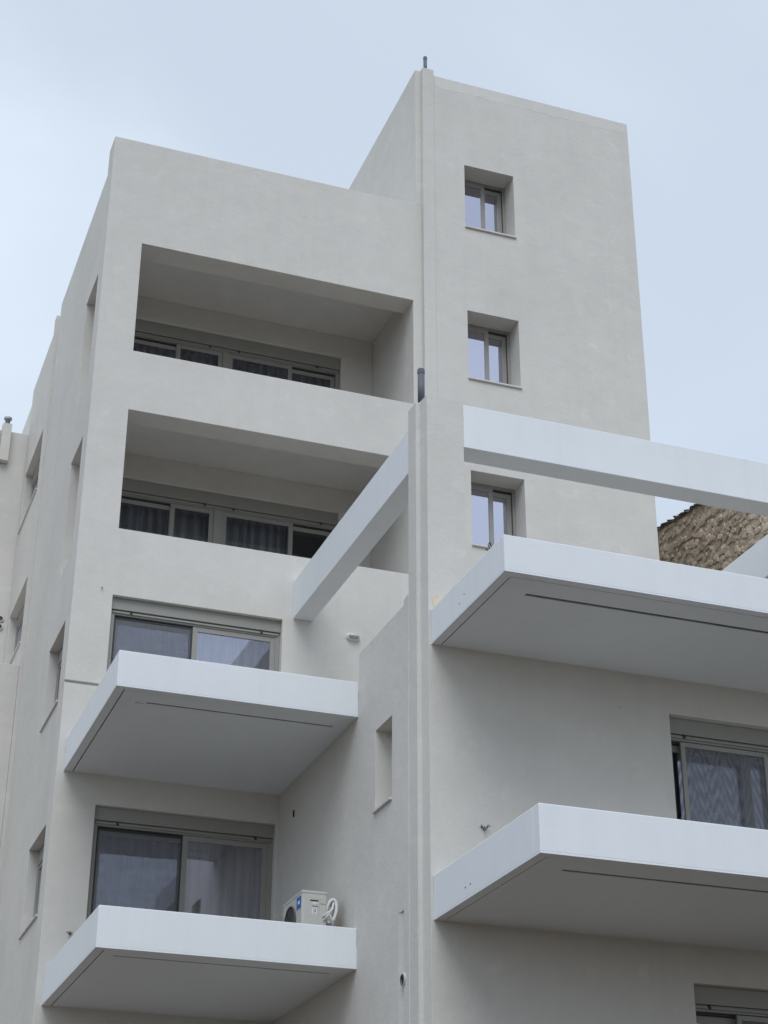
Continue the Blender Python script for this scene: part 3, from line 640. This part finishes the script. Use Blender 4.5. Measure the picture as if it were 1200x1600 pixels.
# ------------------------------------------------------------------ rear block and low block at the left
RB = empty('rear_block', (-8, 8.7, 0)); tag(RB, 'grey plastered rear block behind the left side wall', 'building')
def child(fn, par, *a, **k):
    o = fn(*a, **k); o.parent = par; o.matrix_parent_inverse = Matrix.Translation(-par.location); return o
child(box, RB, 'wall', -14.0, -3.702, 8.65, 13.0, ZB0, 3.80, M_WALL, None, 0.006)
child(box, RB, 'chimney_breast', -4.32, -4.135, 8.50, 8.64, 3.05, 3.90, M_WALL, None, 0.006)
child(box, RB, 'pilaster', -5.2, -4.38, 8.56, 8.64, ZB0, 3.82, M_WALL, None, 0.006)
e = empty('roof_vent', (-4.225, 8.58, 3.90+ZS)); tag(e, 'small metal vent cowl on the rear block roof edge', 'vent')
bm = bmesh.new(); tube_bm(bm, [(0, 0, 0), (0, 0, 0.115)], 0.050, 20); finish('pipe', bm, M_PIPE, e, 0, False)
bm = bmesh.new(); tube_bm(bm, [(0, 0, 0.105), (0, 0, 0.125), (0, 0, 0.16), (0, 0, 0.175)], [0.050, 0.082, 0.082, 0.06], 20); finish('cowl', bm, M_METAL, e, 0, False)
for k, z in enumerate((-0.33, -0.50)):
    e = empty('wall_vent', (-3.925, 8.65, z+ZS)); tag(e, ['upper', 'lower'][k] + ' of two round vents at the left picture edge', 'vent', 'round vents on the rear block')
    for nm, (a, b, y0, y1), m in (('rim', (0.068, 0.050, -0.035, 0.0), M_SILL), ('bore', (0.050, 0.001, -0.010, -0.004), M_CHAN)):
        bm = bmesh.new(); R = []
        for (r, d) in ((a, y0), (a, y1), (b, y1), (b, y0)): R.append([bm.verts.new((r*math.cos(2*math.pi*q/24), d, r*math.sin(2*math.pi*q/24))) for q in range(24)])
        for i in range(4):
            for q in range(24): bm.faces.new([R[i][q], R[i][(q+1) % 24], R[(i+1) % 4][(q+1) % 24], R[(i+1) % 4][q]])
        finish(nm, bm, m, e, 0, True)
LB = empty('low_block', (-8, 7, 0)); tag(LB, 'lower plastered block with flat top at the left picture edge', 'building')
child(box, LB, 'wall', -14.0, -3.838, 5.70, 8.45, ZB0, -2.405, M_WALL, None, 0.008)

# ------------------------------------------------------------------ old stone wall behind the tower
SX = 7.5
SWO = empty('stone_wall', (SX, 0, 0)); tag(SWO, 'old brown rubble stone wall behind the tower on the right', 'wall')
def ztop(y): return 0.54+0.150*y if y > 1.4 else 0.75-0.27*(1.4-y)
def ch(o): o.parent = SWO; o.matrix_parent_inverse = Matrix.Translation(-SWO.location); return o
yA, yZ = -6.0, 13.0; n = 76; bm = bmesh.new(); prev = None
for i in range(n+1):
    y = yA+(yZ-yA)*i/n; zt = ztop(y)+random.uniform(-0.035, 0.02)
    q = [bm.verts.new((SX, y, 0.0)), bm.verts.new((SX, y, zt+ZS)), bm.verts.new((SX+0.55, y, zt+ZS-0.02)), bm.verts.new((SX+0.55, y, 0.0))]
    if prev:
        for k in range(4): bm.faces.new([prev[k], prev[(k+1) % 4], q[(k+1) % 4], q[k]])
    else: bm.faces.new(q)
    prev = q
bm.faces.new(prev[::-1])
ch(finish('mortar_core', bm, M_MORTAR))
variants = []
for v in range(8):
    rnd = random.Random(40+v); bm = bmesh.new(); bmesh.ops.create_cube(bm, size=1.0)
    bmesh.ops.subdivide_edges(bm, edges=bm.edges[:], cuts=1, use_grid_fill=True)
    for w in bm.verts:
        k = sum(abs(c) > 0.4 for c in w.co)
        w.co *= {3: 0.80, 2: 0.92, 1: 1.0, 0: 1.0}[k]
        w.co += Vector((rnd.uniform(-0.12, 0.12), rnd.uniform(-0.08, 0.08), rnd.uniform(-0.08, 0.08)))
    me = bpy.data.meshes.new('stone'); bmesh.ops.recalc_face_normals(bm, faces=bm.faces); bm.to_mesh(me); bm.free(); me.materials.append(M_STONE); variants.append(me)
cop = []
for v in variants[:3]:
    c = v.copy(); c.materials.clear(); c.materials.append(M_STONE_D); cop.append(c)
rnd = random.Random(5); count = 0
rest = bmesh.new()
def vis_floor(y): return max(-1.0, 0.34+(y-3.06)*0.547-0.22)       # the balcony hides the wall below this
z = -2.4
while z < 1.3:
    h = rnd.uniform(0.07, 0.14); y = -3.6+rnd.uniform(0, 0.2)
    while y < 4.6:
        w = rnd.uniform(0.09, 0.25)
        zz_ = z+h/2+rnd.uniform(-0.06, 0.06)+0.05*math.sin(y*2.1+z*3); yc = y+w/2
        if zz_+h/2 < ztop(yc)-0.03 and rnd.random() < 0.95:
            sc = (rnd.uniform(0.025, 0.07), w*rnd.uniform(0.88, 1.04), h*rnd.uniform(0.85, 1.04)); ro = (rnd.uniform(-0.55, 0.55), 0, rnd.uniform(-0.15, 0.15)); px_ = rnd.uniform(-0.015, 0.012)
            me = rnd.choice(variants)
            if -1.0 < yc < 3.25 and zz_ > vis_floor(yc) and count < 295:
                o = bpy.data.objects.new('stone', me); COL.objects.link(o)
                o.scale = sc; o.rotation_euler = ro; o.parent = SWO; o.location = (px_, yc, zz_+ZS); count += 1
            else:
                mt = Matrix.Translation((px_, yc, zz_+ZS)) @ Matrix.Rotation(ro[2], 4, 'Z') @ Matrix.Rotation(ro[0], 4, 'X') @ Matrix.Diagonal((*sc, 1))
                vv_ = [rest.verts.new(mt @ v.co) for v in me.vertices]
                for p in me.polygons: rest.faces.new([vv_[i] for i in p.vertices])
        y += w
    z += h
print('stones', count)
o = finish('stones', rest, M_STONE, SWO); o['kind'] = 'stuff'
y = -3.0
while y < 4.2:
    w = rnd.uniform(0.16, 0.34); o = bpy.data.objects.new('coping_stone', rnd.choice(cop)); COL.objects.link(o)
    yc = y+w/2; sl = math.atan((ztop(yc+0.1)-ztop(yc-0.1))/0.2)
    o.scale = (0.66, w*1.6, rnd.uniform(0.055, 0.085)); o.rotation_euler = (sl+rnd.uniform(-0.02, 0.02), 0, rnd.uniform(-0.03, 0.03)); o.parent = SWO
    o.location = (0.26, yc, ztop(yc)-0.02+rnd.uniform(-0.012, 0.012)+ZS); y += w
